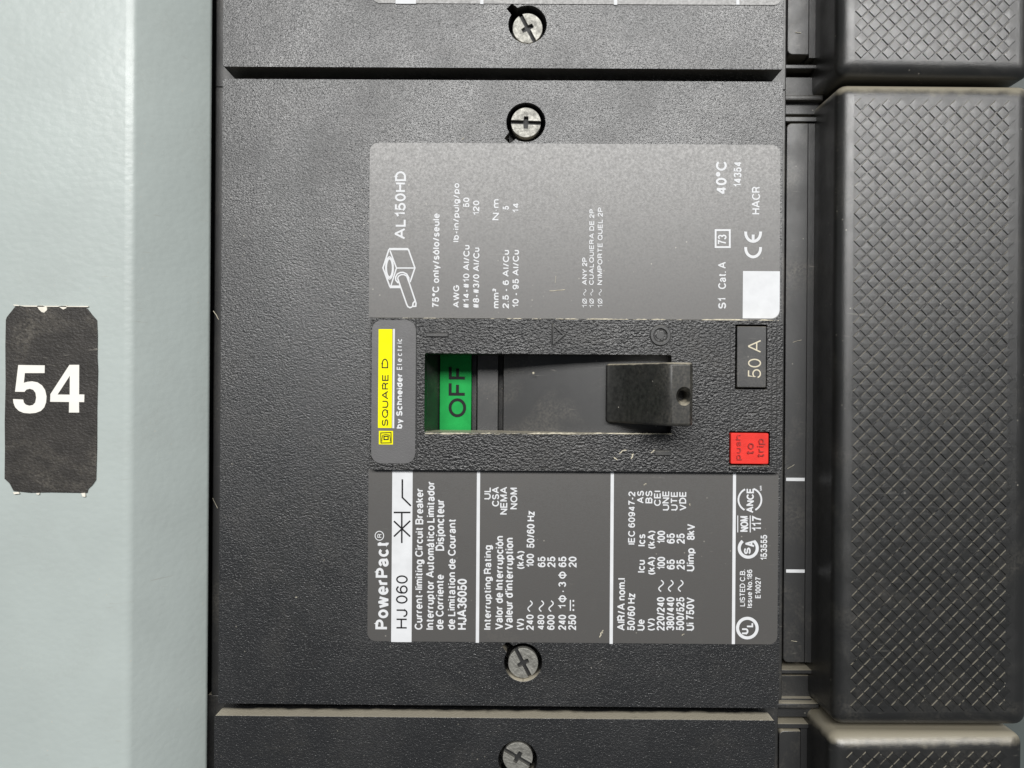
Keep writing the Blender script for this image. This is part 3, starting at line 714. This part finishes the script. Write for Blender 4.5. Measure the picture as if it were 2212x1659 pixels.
# --- line end: terminal cover, ribs and the knurled jaw housing on the right
base = plate(rrect(rect(1600, 196, 2190, 1528, 0.0125)), 0.0125, 0.0455)
mesh_ob('line_end_base', base, M['steel'], root)
ribs = []
YA = 0.0068
def rib(y0, y1, yf, x0=1600, x1=1770, bev=0.15): ribs.append(plate(rrect(rect(x0, y0, x1, y1, yf)), yf, 0.0124, bevel=bev * mm))
rib(206, 247, YA + 0.0012); rib(252, 262, YA + 0.0002, bev=0.1); rib(1447, 1455, YA + 0.0006, bev=0.1); rib(1459, 1511, YA + 0.0022); rib(1519, 1531, YA - 0.0002, bev=0.3)
for q in ribs: mesh_ob('cross_rib', q, M['smooth'], root, smooth=40)
pl = plate(rrect(rect(1696, 266, 1742, 1431, YA), 0.9 * mm, 5, (1, 0, 0, 1)), YA, 0.0124, bevel=0.12 * mm)
pl2 = plate(rrect(rect(1742.4, 266, 1800, 1431, YA + 0.0008)), YA + 0.0008, 0.0124)
tcov = mesh_ob('terminal_cover', pl, M['smooth'], root, smooth=40)
mesh_ob('cover_flange', pl2, M['smooth'], root, smooth=40)
for yy in (1036, 1234):
    mesh_ob('tick_mark', flat(rrect(rect(1698, yy - 4, 1738, yy + 3, YA)), YA - 0.00004), M['white'], tcov)

YJ = -0.0030
jx0, jx1 = 0.0522, W(2236, 830, YJ)[0]
jz1, jz0 = W(2000, 182, YJ + 0.001)[1], W(2000, 1568, YJ + 0.001)[1]
def jloop(y, ins, tilt=0.0):
    P = rrect((jx0 + ins, jz0 + ins, jx1 - ins, jz1 - ins), max(0.0004, 0.0018 - ins * 0.6), 5)
    return [(x, y + tilt * (x - jx0), z) for x, z in P]
TILT = 0.03
rf = 0.0024
loops = [jloop(0.0124, -0.0001), jloop(YJ + rf, 0.0)]
for i in range(1, 9):
    a = R(90.0 * i / 8); loops.append(jloop(YJ + rf - rf * math.sin(a), rf * (1 - math.cos(a)), TILT * math.sin(a)))
jaw = loft(loops)
jaw_ob = mesh_ob('jaw_housing', jaw, M['jaw'], root, smooth=50)
# knurl: rows of low diamonds with steep edges
kn = bmesh.new()
kx0, kx1 = W(1840, 830, YJ)[0], W(2188, 830, YJ + 0.001)[0]
kz1, kz0 = W(2000, 211, YJ)[1], W(2000, 1541, YJ)[1]
ncol = 12; nrow = 45
px_ = (kx1 - kx0) / ncol; pz_ = (kz1 - kz0) / nrow
rk = random.Random(3)
for j in range(2 * nrow - 1):
    for i in range(ncol - (j % 2)):
        cx = kx0 + px_ * (i + 0.5 + 0.5 * (j % 2)); cz = kz1 - pz_ * (j + 1) / 2
        sk = 0.925 + rk.uniform(-.02, .02); hx, hz = px_ / 2 * sk, pz_ / 2 * sk
        yb_ = YJ + TILT * (cx - jx0)
        h1 = 0.00017 * rk.uniform(0.5, 1.2); h2 = h1 + 0.00002
        k = 0.86 + rk.uniform(-.02, .02)
        b0 = [kn.verts.new((cx + a * hx, yb_ + 0.00003, cz + b * hz)) for a, b in ((-1, 0), (0, -1), (1, 0), (0, 1))]
        b1 = [kn.verts.new((cx + a * hx * k, yb_ - h1, cz + b * hz * k)) for a, b in ((-1, 0), (0, -1), (1, 0), (0, 1))]
        ap = kn.verts.new((cx, yb_ - h2, cz))
        for q in range(4):
            kn.faces.new((b0[q], b0[(q + 1) % 4], b1[(q + 1) % 4], b1[q])); kn.faces.new((b1[q], b1[(q + 1) % 4], ap))
bmesh.ops.recalc_face_normals(kn, faces=kn.faces)
M['knurl'] = mat('black_knurled_plastic_lit', (0.008, 0.008, 0.0073), 0.34, spec=1.0, smear=0.12, mottle=(600, 0.3), scratches=0.2, specks=0.4, dust=(0.5, DUST_GLINT), dust_glint_dir=(-0.75, -0.25, 0.62), dust_range=(0.72, 0.98), dust_noise=(700, 0.40), grain=(6000, 0.00004, 0.35))  # dust tone on upper-left facets also paints the light they catch
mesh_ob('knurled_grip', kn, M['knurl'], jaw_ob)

# --- settled dust: low uneven ridges on the upward ledges
def ridge(z, P, y, wd, h, seed, n=160):
    """uneven little heap along a pixel line"""
    rr = random.Random(seed); bm = bmesh.new(); Q = pts(z, P, y)
    a, b = Vector(Q[0]), Vector(Q[1]); prev = None
    v1 = v2 = 0.5
    for i in range(n + 1):
        p = a.lerp(b, i / n)
        v1 = min(1, max(0.12, v1 + rr.uniform(-.28, .28))); v2 = min(1, max(0.1, v2 + rr.uniform(-.3, .3)))
        row = [bm.verts.new((p.x, y + 0.00004, p.y + wd * 0.5 * v1)), bm.verts.new((p.x, y - h * v2, p.y)), bm.verts.new((p.x, y + 0.00004, p.y - wd * 0.5 * v2))]
        if prev:
            for k in range(2): bm.faces.new((prev[k], row[k], row[k + 1], prev[k + 1]))
        prev = row
    bmesh.ops.recalc_face_normals(bm, faces=bm.faces)
    return bm
dd = [loft([[(c_[0] + r_ * math.cos(k_), y_, c_[1] + r_ * math.sin(k_)) for k_ in [2 * math.pi * i / 8 for i in range(8)]] for r_, y_ in ((q_ * 1.0, d_), (q_ * 0.6, d_ - q_ * 0.7))]) for c_, q_, d_ in ((W(1152, 806, 0.0035), 0.00022, 0.0030), (W(1085, 840, 0.009), 0.0001, 0.0088), (W(2150, 1560, 0.0), 0.00018, 0.0)) ][:2] + [ridge(ident, [(806, 690), (1682, 693.5)], YL - 0.0001, 0.62 * mm, 0.00026, 1, 320),
      ridge(ident, [(918, 937), (1300, 937)], YE - 0.00002, 0.38 * mm, 0.00012, 2, 200), ridge(ident, [(1300, 937), (1452, 938)], YE - 0.00002, 0.30 * mm, 0.0001, 3, 80)]
rf_ = random.Random(11)
def fleck(px, py, y, L_, wd, ang):
    x, z = W(px, py, y); c_, s_ = math.cos(R(ang)), math.sin(R(ang)); P = []
    for i in range(5):
        u = (i / 4 - 0.5) * L_; v = wd * 0.8 * rf_.uniform(-1, 1)
        P.append((x + u * c_ - v * s_, z + u * s_ + v * c_))
    b_ = ribbon(P, wd, y - 0.00006); r_ = bmesh.ops.extrude_face_region(b_, geom=list(b_.faces))
    for q_ in r_['geom']:
        if isinstance(q_, bmesh.types.BMVert): q_.co.y += 0.00007
    bmesh.ops.recalc_face_normals(b_, faces=b_.faces)
    return b_
for px_2, py_2, y_2, L_2, w_2, a_2 in ((467, 681, -0.0001, 1.7, 0.09, -58), (465, 1087, 0.0055, 2.0, 0.06, -65), (1297, 1371, YL, 0.9, 0.16, 60), (1302, 1364, YL, 0.5, 0.14, 70), (1475, 1370, YL, 0.5, 0.10, 30),
        (1204, 627, YL, 2.6, 0.10, 3), (1200, 604, YL, 1.2, 0.05, 85), (1722, 737, YA if False else 0.0067, 1.6, 0.05, 15), (1708, 1008, 0.0067, 1.4, 0.06, 30), (1715, 1385, 0.0067, 1.0, 0.07, -10), (1490, 1090, YL, 0.35, 0.1, 80),
        (1393, 1046, YL, 0.5, 0.12, 20), (1345, 975, YE, 1.3, 0.16, 25), (1365, 985, YE, 0.9, 0.18, 60), (1410, 975, YE, 0.8, 0.14, 40), (1330, 990, YE, 0.7, 0.15, -30), (1000, 300, 0.0, 0.4, 0.06, 40), (640, 1290, 0.0, 0.3, 0.07, 10), (700, 1210, 0.0, 0.3, 0.05, 60)):
    dd.append(fleck(px_2, py_2, y_2, L_2 * mm, w_2 * mm, a_2))
for q in dd: mesh_ob('settled_dust', q, M['dust'], root)['kind'] = 'stuff'

tag(root, 'whole circuit breaker with yellow bar, green flag and red button, between two cropped breakers', 'circuit breaker', 'black circuit breakers stacked in the panel')

# ============================================================ THE NEIGHBOURS ABOVE AND BELOW
def copy_tree(o, parent=None):
    c = o.copy(); COL.objects.link(c); c.parent = parent
    for ch in list(o.children): copy_tree(ch, c)
    return c
PITCH = 1378 * DIST / FPX
up = copy_tree(root); up.location = root.location + Vector((0.0000, 0, PITCH))
up['label'] = 'cropped breaker above the whole one, with its bright screw and washed-out label edge'
dn = copy_tree(root); dn.location = root.location + Vector((-0.00062, 0, -PITCH))
dn['label'] = 'cropped breaker at the bottom edge, with a dusty top ledge and dull screw'
for r_, angs in ((up, (2, 62)), (dn, (30, 62))):
    k = 0
    for ch in r_.children:
        if ch.name.startswith('screw') and not ch.name.startswith('screw_p'):
            ch.rotation_euler = (0, R(angs[k]), 0); k += 1
